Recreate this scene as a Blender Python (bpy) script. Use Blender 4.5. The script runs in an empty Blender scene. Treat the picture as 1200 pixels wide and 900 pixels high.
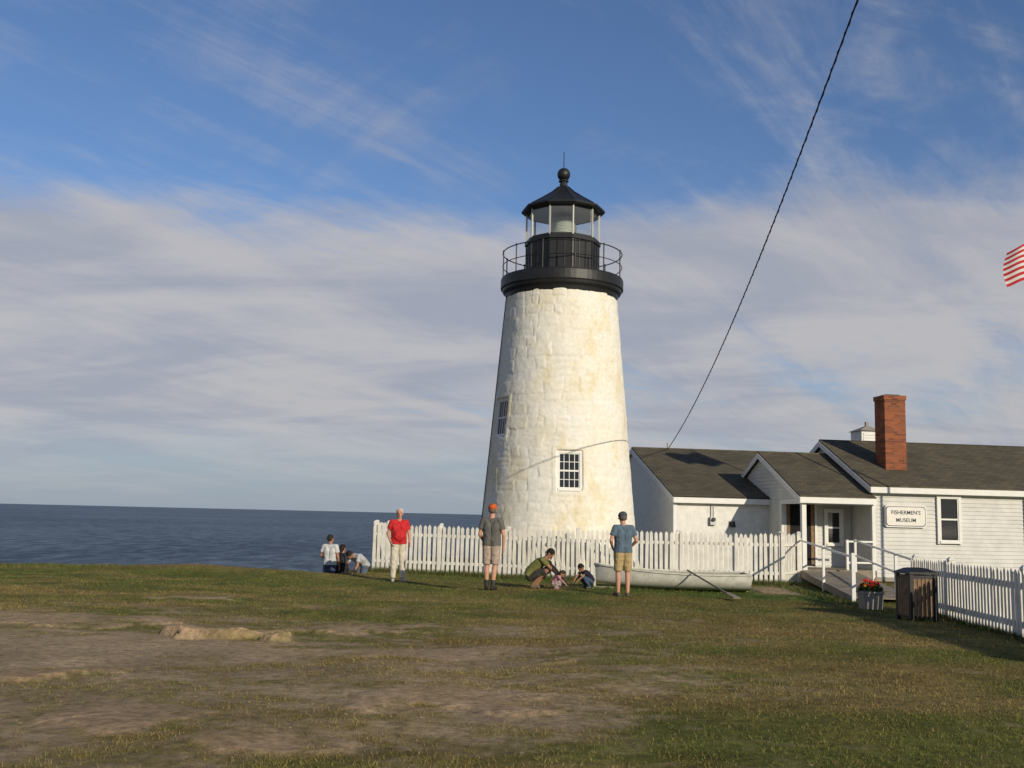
import bpy, bmesh, math, random
import numpy as np
from mathutils import Vector, Matrix, Euler
random.seed(7); np.random.seed(7)
D=bpy.data; C=bpy.context; scene=C.scene
rad=math.radians

# ------------------------------------------------------------ noise
def _h(i,j,seed):
    n=(i.astype(np.int64)*374761393+j.astype(np.int64)*668265263+seed*974634777)&0x7fffffff
    n=((n^(n>>13))*1274126177)&0x7fffffff
    n=n^(n>>16)
    return (n&0xffff)/65535.0
def vnoise(x,y,seed=0):
    x=np.asarray(x,float);y=np.asarray(y,float)
    i=np.floor(x);j=np.floor(y);fx=x-i;fy=y-j
    fx=fx*fx*(3-2*fx);fy=fy*fy*(3-2*fy)
    a=_h(i,j,seed);b=_h(i+1,j,seed);c=_h(i,j+1,seed);d=_h(i+1,j+1,seed)
    return (a*(1-fx)+b*fx)*(1-fy)+(c*(1-fx)+d*fx)*fy
def fbm(x,y,sc,oc=4,seed=0):
    t=0;a=1;s=0
    for k in range(oc):
        t=t+a*vnoise(np.asarray(x)*sc+17.3*k,np.asarray(y)*sc+5.1*k,seed+k);s+=a;a*=.5;sc*=2.03
    return t/s
def sstep(a,b,x):
    t=np.clip((np.asarray(x,float)-a)/(b-a),0,1);return t*t*(3-2*t)

# ------------------------------------------------------------ materials
def mat(name,col,rough=.8,var=.0,vscale=8,bump=0,bscale=40,spec=.3,metal=0,col2=None):
    m=D.materials.new(name);m.use_nodes=True;nt=m.node_tree;b=nt.nodes['Principled BSDF']
    b.inputs['Roughness'].default_value=rough;b.inputs['Metallic'].default_value=metal
    b.inputs['Specular IOR Level'].default_value=spec
    b.inputs['Base Color'].default_value=(*col,1)
    tc=nt.nodes.new('ShaderNodeTexCoord')
    if var or col2:
        n=nt.nodes.new('ShaderNodeTexNoise');n.inputs['Scale'].default_value=vscale;n.inputs['Detail'].default_value=7
        n.inputs['Roughness'].default_value=.65
        nt.links.new(tc.outputs['Object'],n.inputs['Vector'])
        r=nt.nodes.new('ShaderNodeValToRGB')
        c2=col2 or tuple(max(0,c*(1-var)) for c in col)
        r.color_ramp.elements[0].position=.35;r.color_ramp.elements[1].position=.62
        r.color_ramp.elements[0].color=(*c2,1);r.color_ramp.elements[1].color=(*col,1)
        nt.links.new(n.outputs['Fac'],r.inputs[0]);nt.links.new(r.outputs[0],b.inputs['Base Color'])
    if bump:
        n=nt.nodes.new('ShaderNodeTexNoise');n.inputs['Scale'].default_value=bscale;n.inputs['Detail'].default_value=5
        nt.links.new(tc.outputs['Object'],n.inputs['Vector'])
        bp=nt.nodes.new('ShaderNodeBump');bp.inputs['Strength'].default_value=bump;bp.inputs['Distance'].default_value=.02
        nt.links.new(n.outputs['Fac'],bp.inputs['Height']);nt.links.new(bp.outputs[0],b.inputs['Normal'])
    return m

M={}
M['black']=mat('black_iron_paint',(.014,.015,.016),.45,var=.3,vscale=6,bump=.2,spec=.4)
M['white']=mat('white_paint',(.72,.71,.67),.6,var=.16,vscale=5,bump=.15,bscale=60)
M['siding']=mat('white_siding_paint',(.60,.60,.57),.6,var=.16,vscale=2,bump=.15,bscale=50)
M['fence']=mat('fence_white_paint',(.74,.72,.65),.7,var=.25,vscale=3,bump=.2,bscale=80)
M['trim']=mat('trim_white',(.72,.72,.69),.5,var=.08,vscale=4)
M['dark']=mat('dark_interior',(.012,.012,.014),.9)
M['wood']=mat('weathered_wood',(.27,.23,.18),.85,var=.4,vscale=5,bump=.4,bscale=30)
M['binwood']=mat('bin_wood',(.26,.17,.10),.8,var=.4,vscale=9,bump=.4,bscale=30)
M['metal']=mat('galvanised',(.35,.35,.35),.5,metal=.6)
M['concrete']=mat('concrete',(.34,.31,.26),.9,var=.3,vscale=20,bump=.4)
M['cable']=mat('cable_rubber',(.012,.012,.014),.6)
M['skin']=mat('skin',(.50,.27,.18),.55,var=.08,vscale=10)
M['skin2']=mat('skin_tan',(.33,.17,.105),.55,var=.08,vscale=10)
M['lip']=mat('lips',(.35,.1,.08),.5)
M['eye']=mat('eyes',(.02,.015,.012),.2)
def glassmat(name,tr=.85):
    m=D.materials.new(name);m.use_nodes=True;nt=m.node_tree;nt.nodes.remove(nt.nodes['Principled BSDF'])
    o=nt.nodes['Material Output'];t=nt.nodes.new('ShaderNodeBsdfTransparent');t.inputs[0].default_value=(.94,.96,.95,1)
    g=nt.nodes.new('ShaderNodeBsdfGlossy');g.inputs['Roughness'].default_value=.04
    x=nt.nodes.new('ShaderNodeMixShader');x.inputs[0].default_value=1-tr
    nt.links.new(t.outputs[0],x.inputs[1]);nt.links.new(g.outputs[0],x.inputs[2]);nt.links.new(x.outputs[0],o.inputs[0]);return m
M['glass']=glassmat('lantern_glass',.88)
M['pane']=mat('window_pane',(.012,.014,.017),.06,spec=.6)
M['lens']=mat('fresnel_lens',(.52,.56,.50),.2,spec=.8)

def brickmat():
    m=mat('brick',(.3,.1,.05),.85,bump=.3);nt=m.node_tree;b=nt.nodes['Principled BSDF']
    tc=[n for n in nt.nodes if n.type=='TEX_COORD'][0]
    sx=nt.nodes.new('ShaderNodeSeparateXYZ');nt.links.new(tc.outputs['Object'],sx.inputs[0])
    ad=nt.nodes.new('ShaderNodeMath');ad.operation='ADD';nt.links.new(sx.outputs[0],ad.inputs[0]);nt.links.new(sx.outputs[1],ad.inputs[1])
    cb=nt.nodes.new('ShaderNodeCombineXYZ');nt.links.new(ad.outputs[0],cb.inputs[0]);nt.links.new(sx.outputs[2],cb.inputs[1])
    br=nt.nodes.new('ShaderNodeTexBrick');nt.links.new(cb.outputs[0],br.inputs['Vector'])
    br.inputs['Scale'].default_value=1;br.inputs['Brick Width'].default_value=.21;br.inputs['Row Height'].default_value=.072
    br.inputs['Mortar Size'].default_value=.007;br.inputs['Color1'].default_value=(.32,.095,.035,1);br.inputs['Color2'].default_value=(.15,.045,.022,1)
    br.inputs['Mortar'].default_value=(.18,.11,.075,1);nt.links.new(br.outputs['Color'],b.inputs['Base Color']);return m
M['brick']=brickmat()
def roofmat():
    m=mat('asphalt_shingle',(.1,.085,.06),.95,bump=.5,bscale=60);nt=m.node_tree;b=nt.nodes['Principled BSDF']
    tc=[n for n in nt.nodes if n.type=='TEX_COORD'][0]
    br=nt.nodes.new('ShaderNodeTexBrick');nt.links.new(tc.outputs['Object'],br.inputs['Vector'])
    br.inputs['Scale'].default_value=1;br.inputs['Brick Width'].default_value=.3;br.inputs['Row Height'].default_value=.13
    br.inputs['Mortar Size'].default_value=.008;br.inputs['Color1'].default_value=(.105,.090,.058,1);br.inputs['Color2'].default_value=(.070,.062,.044,1)
    br.inputs['Mortar'].default_value=(.03,.027,.02,1)
    n=nt.nodes.new('ShaderNodeTexNoise');n.inputs['Scale'].default_value=1.3;n.inputs['Detail'].default_value=8
    nt.links.new(tc.outputs['Object'],n.inputs['Vector'])
    mx=nt.nodes.new('ShaderNodeMix');mx.data_type='RGBA';mx.blend_type='MULTIPLY';mx.inputs[0].default_value=.6
    nt.links.new(br.outputs['Color'],mx.inputs[6]);nt.links.new(n.outputs['Fac'],mx.inputs[7])
    sc=nt.nodes.new('ShaderNodeMix');sc.data_type='RGBA';sc.blend_type='MULTIPLY';sc.inputs[0].default_value=1;sc.inputs[7].default_value=(1.5,1.5,1.5,1)
    nt.links.new(mx.outputs[2],sc.inputs[6]);nt.links.new(sc.outputs[2],b.inputs['Base Color']);return m
M['roof']=roofmat()

# ------------------------------------------------------------ builders
def link(o,parent=None):
    scene.collection.objects.link(o)
    if parent: o.parent=parent
    return o
def empty(name,loc=(0,0,0),rz=0):
    e=D.objects.new(name,None);e.location=loc;e.rotation_euler=(0,0,rz);e.empty_display_size=.3;link(e);return e
class B:
    def __init__(s): s.v=[];s.f=[];s.m=[];s.mats=[]
    def mi(s,m):
        if m not in s.mats: s.mats.append(m)
        return s.mats.index(m)
    def poly(s,vs,fs,m):
        o=len(s.v);s.v+= [tuple(v) for v in vs];k=s.mi(m)
        for f in fs: s.f.append([o+i for i in f]);s.m.append(k)
    def hexa(s,b4,t4,m):
        s.poly(list(b4)+list(t4),[(3,2,1,0),(4,5,6,7),(0,1,5,4),(1,2,6,5),(2,3,7,6),(3,0,4,7)],m)
    def box(s,x0,x1,y0,y1,z0,z1,m):
        s.hexa([(x0,y0,z0),(x1,y0,z0),(x1,y1,z0),(x0,y1,z0)],[(x0,y0,z1),(x1,y0,z1),(x1,y1,z1),(x0,y1,z1)],m)
    def beam(s,a,b,w,h,m,up=(0,0,1)):
        a=Vector(a);b=Vector(b);d=(b-a).normalized();u=Vector(up);r=d.cross(u)
        if r.length<1e-4: r=Vector((1,0,0))
        r.normalize();u=r.cross(d).normalized()
        q=[-r*w/2-u*h/2,r*w/2-u*h/2,r*w/2+u*h/2,-r*w/2+u*h/2]
        s.hexa([a+k for k in q],[b+k for k in q],m)
    def cyl(s,a,b,r0,r1,m,n=12):
        a=Vector(a);b=Vector(b);d=(b-a).normalized();t=Vector((0,0,1)) if abs(d.z)<.9 else Vector((1,0,0))
        x=d.cross(t).normalized();y=d.cross(x)
        vs=[];fs=[]
        for c,r in((a,r0),(b,r1)):
            for i in range(n):
                an=2*math.pi*i/n;vs.append(c+x*math.cos(an)*r+y*math.sin(an)*r)
        for i in range(n): fs.append((i,(i+1)%n,n+(i+1)%n,n+i))
        fs.append(tuple(range(n))[::-1]);fs.append(tuple(range(n,2*n)));s.poly(vs,fs,m)
    def lathe(s,prof,m,n=64,c=(0,0),ph=0):
        vs=[];fs=[]
        for r,z in prof:
            for i in range(n):
                a=2*math.pi*i/n+ph;vs.append((c[0]+math.cos(a)*r,c[1]+math.sin(a)*r,z))
        for k in range(len(prof)-1):
            for i in range(n):
                j=(i+1)%n;fs.append((k*n+i,k*n+j,(k+1)*n+j,(k+1)*n+i))
        s.poly(vs,fs,m)
    def done(s,name,parent=None,loc=None,rot=None,smooth=False,recalc=True,bevel=0):
        me=D.meshes.new(name);me.from_pydata(s.v,[],s.f)
        for m in s.mats: me.materials.append(m)
        me.polygons.foreach_set('material_index',s.m)
        if recalc:
            bm=bmesh.new();bm.from_mesh(me);bmesh.ops.recalc_face_normals(bm,faces=bm.faces);bm.to_mesh(me);bm.free()
        if smooth: me.polygons.foreach_set('use_smooth',[True]*len(me.polygons))
        me.update();o=D.objects.new(name,me);link(o,parent)
        if loc: o.location=loc
        if rot: o.rotation_euler=rot
        if bevel:
            bv=o.modifiers.new('b','BEVEL');bv.width=bevel;bv.segments=2
        return o

# ------------------------------------------------------------ terrain
def edge(x): 
    x=np.asarray(x,float)
    e=27.7+.5*(fbm(x,x*0,.35,3,3)-.5)*2
    e=e+sstep(-4.7,-3.75,x)*13
    e=e+sstep(3,14,x)*30
    return e
LEDGES=[(-3.6,14.1,1.0,.75,.13,.10),(-5.9,15.2,1.1,.9,.03,.3),(-2.0,15.3,1.1,.8,.03,-.1),(-4.5,10.2,.55,.45,.05,.3),(-.35,9.5,.9,.65,.03,.12),
    (-1.7,7.7,.55,.4,.025,.3),(-7.6,14.6,.8,.7,.04,0),(-2.9,8.5,.7,.6,.018,.1),(-5.9,19.3,.9,.6,.03,.2),(-8.2,12.1,.7,.8,.025,.2),(.6,12.1,.3,.25,.04,.2),(-5.6,8.9,.6,.5,.018,-.2),(-6.4,11.5,.7,.7,.02,.1),(-1.0,12.4,.7,.5,.015,.0)]
def ledge(x,y):
    hh=np.zeros_like(x,dtype=float);mm=np.zeros_like(hh)
    for i,(cx,cy,a,b,h,r) in enumerate(LEDGES):
        m=(np.abs(x-cx)<a*2)&(np.abs(y-cy)<b*2.4+.5)
        if not m.any(): continue
        dx=x[m]-cx;dy=y[m]-cy;u=(dx*math.cos(r)+dy*math.sin(r))/a;v=(-dx*math.sin(r)+dy*math.cos(r))/b
        wob=(fbm(x[m],y[m],1.7,3,200+i)-.5)*1.7+(fbm(x[m],y[m],5,3,240+i)-.5)*.7
        d=np.sqrt(u*u+v*v)+wob
        e=sstep(1.0,.90,d)
        back=sstep(1.0,-.6,v)
        st=np.floor(fbm(x[m],y[m]*1.6,2.6,3,260+i)*6)/6
        cover=sstep(.30,.5,fbm(x[m],y[m],2.2,4,280+i))
        hh[m]=np.maximum(hh[m],e*h*(.25+.75*back)*(.5+.9*st));mm[m]=np.maximum(mm[m],e*(.35+.65*back)*cover)
    return hh,mm
def H(x,y,led=True):
    x=np.asarray(x,float);y=np.asarray(y,float)
    h=(fbm(x,y,.13,3,11)-.5)*.16+(fbm(x,y,.9,3,21)-.5)*.07
    h=h+.22*np.exp(-((x+8.3)/2.6)**2-((y-26.9)/.9)**2)+.06*np.exp(-((x+5.6)/1.0)**2-((y-27.0)/.6)**2)
    h=h+.07*np.exp(-((x+.36)/3)**2-((y-22.3)/2)**2)
    d=y-edge(x)
    dr=np.where(d>0,.42*np.minimum(d,2.)+.85*np.maximum(d-2,0),0)
    rough=np.where(d>0,(fbm(x,y,.6,4,31)-.5)*np.minimum(d,2)*.5,0)
    h=np.maximum(h-dr+rough,-14)
    if led: h=h+ledge(x,y)[0]
    return h
def hz(x,y): return float(H(np.array([x]),np.array([y]))[0])
def dirt(x,y):
    n=fbm(x,y*1.7,.42,5,41); n2=fbm(x,y*2.0,1.5,5,51); n3=fbm(x,y,6,3,55)
    b=.20*np.exp(-((x+3.8)/4.8)**2-((y-10.8)/4.2)**2)+.15*np.exp(-((x+7)/4)**2-((y-14)/3)**2)+.06*np.exp(-((x-1)/3)**2-((y-13)/3)**2)
    b=b-.08*sstep(1,5,x)-.14*sstep(17,21,y)
    bed=np.exp(-((x-6.55)/.75)**4-((y-25.4)/1.3)**4)
    return np.clip((n*.38+n2*.40+n3*.22+b-.545)*4.8,0,1)*(1-bed)+bed
def axis(lo,f0,f1,hi,st):
    a=list(np.arange(f0,f1,st));s=st;p=f0;L=[]
    while p>lo: s*=1.18;p-=s;L.append(p)
    s=st;p=a[-1];R=[]
    while p<hi: s*=1.18;p+=s;R.append(p)
    return np.array(L[::-1]+a+R)
ax=axis(-160,-14,11,400,.05)
ay=np.concatenate([axis(-80,5.5,17,17.01,.04)[:-1],axis(17.06,17.06,31,300,.085)])
ay=np.unique(np.round(ay,4))
X,Y=np.meshgrid(ax,ay);xf=X.ravel();yf=Y.ravel();zf=H(xf,yf)
lm=ledge(xf,yf)[1]
nx,ny=len(ax),len(ay)
me=D.meshes.new('ground');me.vertices.add(len(xf));me.vertices.foreach_set('co',np.stack([xf,yf,zf],1).ravel())
idx=np.arange(nx*ny).reshape(ny,nx)
q=np.stack([idx[:-1,:-1],idx[:-1,1:],idx[1:,1:],idx[1:,:-1]],-1).reshape(-1)
nf=(nx-1)*(ny-1);me.loops.add(nf*4);me.loops.foreach_set('vertex_index',q);me.polygons.add(nf)
me.polygons.foreach_set('loop_start',np.arange(nf)*4);me.polygons.foreach_set('use_smooth',[True]*nf)
me.update();me.validate()
def gcolor(x,y):
    x=np.asarray(x);y=np.asarray(y)
    g=np.array([.115,.120,.028]);g2=np.array([.215,.165,.060]);g3=np.array([.066,.104,.020])
    dcol=np.array([.33,.245,.15]);rk=np.array([.25,.17,.10])
    t=np.clip((fbm(x,y*1.8,.5,6,61)-.42+.16*sstep(18,9,y)*sstep(3,-3,x))*4.0,0,1)[:,None]
    c=g*(1-t)+g2*t
    gr=sstep(15,24,y)*.85*sstep(-4,2,x)+sstep(20,26,y)*.4
    gr=np.clip(gr*(.4+1.1*fbm(x,y,.8,4,71)),0,1)[:,None]
    c=c*(1-gr)+g3*gr
    bn=(.6*sstep(.42,.66,fbm(x,y*1.7,.3,5,81))*sstep(-5,1,x))[:,None]
    c=c*(1-bn)+np.array([.19,.128,.045])*bn
    c=c*(.68+.64*fbm(x,y,2.5,4,85))[:,None]
    return c,dcol,rk
c,dc,rk=gcolor(xf,yf);dm=dirt(xf,yf)[:,None]
dvar=(.62+.76*fbm(xf,yf,1.1,5,87))[:,None]
col=c*(1-dm)+dc*dm*dvar
lmm=lm[:,None]*.85
rkc=(np.array([.43,.305,.185])*(.6+.75*fbm(xf,yf,2.2,4,89))[:,None])
col=col*(1-lmm)+rkc*lmm;dm=np.maximum(dm*(1-lmm),0)
cl=sstep(-.25,.5,yf-edge(xf))[:,None];md=(np.exp(-((xf+8.3)/3)**2-((yf-27.1)/.55)**2)*.9)[:,None]
col=col*(1-md)+np.array([.26,.16,.07])*md
col=col*(1-cl)+rk*cl
at=me.color_attributes.new('gcol','FLOAT_COLOR','POINT');at.data.foreach_set('color',np.concatenate([col,dm],1).astype(np.float32).ravel())
gm=D.materials.new('turf_and_dirt');gm.use_nodes=True;nt=gm.node_tree;b=nt.nodes['Principled BSDF'];b.inputs['Roughness'].default_value=.95;b.inputs['Specular IOR Level'].default_value=.1
a=nt.nodes.new('ShaderNodeVertexColor');a.layer_name='gcol'
tc=nt.nodes.new('ShaderNodeTexCoord')
n1=nt.nodes.new('ShaderNodeTexNoise');n1.inputs['Scale'].default_value=9;n1.inputs['Detail'].default_value=9;n1.inputs['Roughness'].default_value=.75
n2=nt.nodes.new('ShaderNodeTexVoronoi');n2.inputs['Scale'].default_value=30
for n in(n1,n2): nt.links.new(tc.outputs['Object'],n.inputs['Vector'])
mr=nt.nodes.new('ShaderNodeMapRange');mr.inputs[1].default_value=.3;mr.inputs[2].default_value=.7;mr.inputs[3].default_value=.45;mr.inputs[4].default_value=1.55
nt.links.new(n1.outputs['Fac'],mr.inputs[0])
mx=nt.nodes.new('ShaderNodeMix');mx.data_type='RGBA';mx.blend_type='MULTIPLY';mx.inputs[0].default_value=1
nt.links.new(a.outputs['Color'],mx.inputs[6]);nt.links.new(mr.outputs[0],mx.inputs[7])
gt=nt.nodes.new('ShaderNodeMath');gt.operation='GREATER_THAN';gt.inputs[1].default_value=.88
sp=nt.nodes.new('ShaderNodeSeparateColor');nt.links.new(n2.outputs['Color'],sp.inputs[0]);nt.links.new(sp.outputs[0],gt.inputs[0])
ml=nt.nodes.new('ShaderNodeMath');ml.operation='MULTIPLY';nt.links.new(gt.outputs[0],ml.inputs[0]);nt.links.new(a.outputs['Alpha'],ml.inputs[1])
m3=nt.nodes.new('ShaderNodeMath');m3.operation='MULTIPLY';m3.inputs[1].default_value=.35;nt.links.new(ml.outputs[0],m3.inputs[0])
mx2=nt.nodes.new('ShaderNodeMix');mx2.data_type='RGBA';mx2.inputs[7].default_value=(.38,.31,.22,1);nt.links.new(m3.outputs[0],mx2.inputs[0]);nt.links.new(mx.outputs[2],mx2.inputs[6])
nt.links.new(mx2.outputs[2],b.inputs['Base Color'])
bp=nt.nodes.new('ShaderNodeBump');bp.inputs['Strength'].default_value=.9;bp.inputs['Distance'].default_value=.045
nt.links.new(n1.outputs['Fac'],bp.inputs['Height']);nt.links.new(bp.outputs[0],b.inputs['Normal'])
me.materials.append(gm);link(D.objects.new('ground',me))

# ------------------------------------------------------------ grass blades (one mesh)
def blades(x,y,hh,ww,colr):
    n=len(x);z=H(x,y)-.004
    an=np.random.rand(n)*2*np.pi;la=np.random.rand(n)*2*np.pi;ln=hh*(.2+.9*np.random.rand(n))
    dx=np.cos(an)*ww/2;dy=np.sin(an)*ww/2
    P=np.empty((n,3,3))
    P[:,0]=np.stack([x-dx,y-dy,z],1);P[:,1]=np.stack([x+dx,y+dy,z],1);P[:,2]=np.stack([x+np.cos(la)*ln,y+np.sin(la)*ln,z+hh],1)
    return P,np.repeat(colr[:,None,:],3,1)
N=660000
yy=6+24*np.random.rand(N)**1.9;xx=-15+28*np.random.rand(N)
keep=np.random.rand(N)<np.clip(1.02-dirt(xx,yy)*1.02,0.03,1)*(.18+1.3*np.clip(fbm(xx,yy,3.0,3,91)*1.8-.5,0,1))
keep&=(yy<edge(xx)+.3)
keep&=(ledge(xx,yy)[1]<.25)
keep&=(np.random.rand(N)>np.exp(-((xx+8.3)/3)**2-((yy-27.1)/.55)**2)*.85)
xx=xx[keep];yy=yy[keep];n=len(xx)
cc,_,_=gcolor(xx,yy);dry=(np.random.rand(n)<.20)[:,None]
cc=cc*1.10*(.6+.8*np.random.rand(n))[:,None];cc=np.where(dry,np.array([.23,.17,.068])*(.6+.6*np.random.rand(n))[:,None],cc)
P1,C1=blades(xx,yy,.012+.030*np.random.rand(n)**1.6,.005+.0003*yy,cc)
def strip(a,b2,w,cnt,h):
    t=np.random.rand(cnt);x=a[0]+(b2[0]-a[0])*t+np.random.randn(cnt)*w;y=a[1]+(b2[1]-a[1])*t+np.random.randn(cnt)*w
    c=np.array([.07,.1,.025])*(.5+np.random.rand(cnt))[:,None];c=np.where((np.random.rand(cnt)<.25)[:,None],np.array([.22,.18,.08]),c)
    return blades(x,y,h*(.3+.7*np.random.rand(cnt)),.012+0*x,c)
S=[strip((-3.8,29.2),(1.9,28.1),.14,9000,.18),strip((1.9,28.1),(7.5,27.6),.14,9000,.18),strip((7.9,19.9),(7.65,13),.1,8000,.13),strip((-14,27.4),(-10.5,27.4),.35,7000,.09),
   strip((2.1,24.6),(5.7,24.6),.15,2500,.09),strip((7.3,21),(7.0,27.5),.12,2500,.12)]
P=np.concatenate([P1]+[s[0] for s in S]).reshape(-1,3);CC=np.concatenate([C1]+[s[1] for s in S]).reshape(-1,3)
me=D.meshes.new('grass');n=len(P);me.vertices.add(n);me.vertices.foreach_set('co',P.ravel())
me.loops.add(n);me.loops.foreach_set('vertex_index',np.arange(n));me.polygons.add(n//3);me.polygons.foreach_set('loop_start',np.arange(n//3)*3)
me.update();at=me.color_attributes.new('gcol','FLOAT_COLOR','POINT');at.data.foreach_set('color',np.concatenate([CC,np.ones((n,1))],1).astype(np.float32).ravel())
bm_=D.materials.new('grass_blades');bm_.use_nodes=True;nt=bm_.node_tree;b=nt.nodes['Principled BSDF'];b.inputs['Roughness'].default_value=.8;b.inputs['Specular IOR Level'].default_value=.12
a=nt.nodes.new('ShaderNodeVertexColor');a.layer_name='gcol';nt.links.new(a.outputs[0],b.inputs['Base Color'])
me.materials.append(bm_);link(D.objects.new('grass',me))

M['rock']=mat('loose_stone',(.30,.23,.155),.9,vscale=9,bump=.5,bscale=20,col2=(.18,.14,.10))
b=B();rs=random.Random(12);cnt=0
while cnt<200:
    x=rs.uniform(-9,4);y=6.5+12*rs.random()**1.5
    dd_=float(dirt(np.array([x]),np.array([y]))[0])
    if rs.random()>dd_*1.1: continue
    cnt+=1;r=rs.uniform(.006,.016);z=hz(x,y)
    vs=[];k=6
    for zz,f in((-.4,1.0),(.15,.9),(.4,.45)):
        for i in range(k):
            a_=2*math.pi*i/k+x;q_=r*f*rs.uniform(.75,1.2);vs.append((x+math.cos(a_)*q_*1.3,y+math.sin(a_)*q_,z+zz*r))
    fs=[tuple(range(2*k,3*k))]
    for l in range(2):
        for i in range(k): fs.append((l*k+i,l*k+(i+1)%k,(l+1)*k+(i+1)%k,(l+1)*k+i))
    b.poly(vs,fs,M['rock'])
b.done('loose_stones')

# ------------------------------------------------------------ sea
bb=B();bb.poly([(-40000,-2000,-9),(40000,-2000,-9),(40000,60000,-9),(-40000,60000,-9)],[(0,1,2,3)],M['dark'])
sm=D.materials.new('sea_water');sm.use_nodes=True;nt=sm.node_tree;b=nt.nodes['Principled BSDF'];b.inputs['Roughness'].default_value=.5;b.inputs['Specular IOR Level'].default_value=.25
geo=nt.nodes.new('ShaderNodeNewGeometry')
def seanoise(sx_,sy_,det):
    mp=nt.nodes.new('ShaderNodeMapping');mp.inputs['Scale'].default_value=(sx_,sy_,1);mp.inputs['Rotation'].default_value=(0,0,rad(8));nt.links.new(geo.outputs['Position'],mp.inputs[0])
    n=nt.nodes.new('ShaderNodeTexNoise');n.inputs['Scale'].default_value=1;n.inputs['Detail'].default_value=det;n.inputs['Roughness'].default_value=.75;nt.links.new(mp.outputs[0],n.inputs['Vector']);return n.outputs['Fac']
n_a=seanoise(.22,.07,9);n_b=seanoise(.006,.0025,4)
ad=nt.nodes.new('ShaderNodeMath');ad.operation='MULTIPLY_ADD';ad.inputs[1].default_value=.35;nt.links.new(n_b,ad.inputs[0]);nt.links.new(n_a,ad.inputs[2])
r=nt.nodes.new('ShaderNodeValToRGB');r.color_ramp.elements[0].position=.58;r.color_ramp.elements[1].position=.80
r.color_ramp.elements[0].color=(.018,.038,.062,1);r.color_ramp.elements[1].color=(.17,.22,.265,1)
nt.links.new(ad.outputs[0],r.inputs[0]);nt.links.new(r.outputs[0],b.inputs['Base Color'])
bp=nt.nodes.new('ShaderNodeBump');bp.inputs['Strength'].default_value=.8;bp.inputs['Distance'].default_value=1.2
nt.links.new(n_a,bp.inputs['Height']);nt.links.new(bp.outputs[0],b.inputs['Normal'])
bb.mats=[sm];bb.done('sea',recalc=False)

# ------------------------------------------------------------ window
def window(name,parent,loc,rot,w,h,nxm,nzm,depth=.05,sash=True,case=.09):
    b=B();hw=w/2;hh=h/2
    b.box(-hw,hw,.0,.004,-hh,hh,M['pane'])
    t=M['trim'];c=case
    b.box(-hw-c,-hw,-depth,.01,-hh-c,hh+c,t);b.box(hw,hw+c,-depth,.01,-hh-c,hh+c,t)
    b.box(-hw,hw,-depth,.01,hh,hh+c,t);b.box(-hw-.03,hw+.03,-depth-.03,.0,-hh-c*.8,-hh,t)
    k=.03
    for i in range(1,nxm):
        x=-hw+w*i/nxm;b.box(x-.009,x+.009,-.02,-.001,-hh,hh,t)
    for j in range(1,nzm):
        z=-hh+h*j/nzm;hk=.024 if (sash and j*2==nzm) else .009
        b.box(-hw,hw,-.024,-.002,z-hk,z+hk,t)
    b.box(-hw,-hw+k,-.03,-.003,-hh,hh,t);b.box(hw-k,hw,-.03,-.003,-hh,hh,t)
    b.box(-hw,hw,-.031,-.004,-hh,-hh+k,t);b.box(-hw,hw,-.031,-.004,hh-k,hh,t)
    return b.done(name,parent,loc,rot)

# ------------------------------------------------------------ lighthouse
TX,TY=1.47,31.0
lh=empty('lighthouse',(TX,TY,0))
NC,NR=520,250;Z0,Z1=-.3,8.35
rows=np.linspace(Z0,Z1,NR);th=np.arange(NC)/NC*2*np.pi
TH,ZZ=np.meshgrid(th,rows)
def RT(z): return 1.68+(8.5-z)*.086
Rb=RT(ZZ)+.08*np.exp(-np.maximum(ZZ,0)/.7)
arc=TH*2.0
wz=ZZ+.26*(fbm(arc,ZZ,.8,3,5)-.5)+.07*(fbm(arc,ZZ,5,2,6)-.5)
wa=arc+.34*(fbm(arc+9,ZZ,.9,3,7)-.5)+.07*(fbm(arc+3,ZZ,6,2,8)-.5)
rs=np.random.RandomState(3)
off=np.zeros_like(ZZ);zc=-.8;L=2*np.pi*2.0
while zc<9.2:
    hgt=rs.uniform(.2,.46);m=(wz>=zc)&(wz<zc+hgt)
    ed=[0]
    while ed[-1]<L-.35: ed.append(ed[-1]+rs.uniform(.22,.85))
    ed=np.array(ed)/ed[-1]*L;ed[-1]+=1e-3
    a_=np.mod(wa[m],L);k=np.clip(np.searchsorted(ed,a_,side='right')-1,0,len(ed)-2)
    sub=rs.rand(len(ed))<.28
    da=np.minimum(a_-ed[k],ed[k+1]-a_);zl=wz[m]-zc
    dzz=np.minimum(zl,hgt-zl)
    dzz=np.where(sub[k],np.minimum(dzz,np.abs(zl-hgt*.5)),dzz)
    dd=np.minimum(da,dzz);o=rs.uniform(-.008,.009,len(ed));tilt=rs.uniform(-.04,.04,len(ed));tl2=rs.uniform(-.025,.025,len(ed));gd=rs.uniform(.1,1.1,len(ed))
    off[m]=o[k]+tilt[k]*(zl-hgt/2)+tl2[k]*(a_-(ed[k]+ed[k+1])/2)+.013*gd[k]*(sstep(0,.07,dd)-.5)
    zc+=hgt
R=Rb+off*.85+.026*(fbm(arc,ZZ,3.2,4,9)-.5)
wins=[(rad(-90+5.6),2.93,.60,1.0,0),(rad(-90-63),4.5,.6,1.02,0)]
for (a0,zc_,w,h_,_) in wins:
    da=(TH-(a0%(2*np.pi))+np.pi)%(2*np.pi)-np.pi
    m=(np.abs(da*Rb)<w/2+.07)&(np.abs(ZZ-zc_)<h_/2+.07)
    R=np.where(m,Rb-.24,R)
    m2=(np.abs(da*Rb)<w/2+.2)&(np.abs(ZZ-zc_)<h_/2+.2)&~m
    R=np.where(m2,Rb+.014,R)
V=np.stack([np.cos(TH)*R,np.sin(TH)*R,ZZ],-1).reshape(-1,3)
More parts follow.
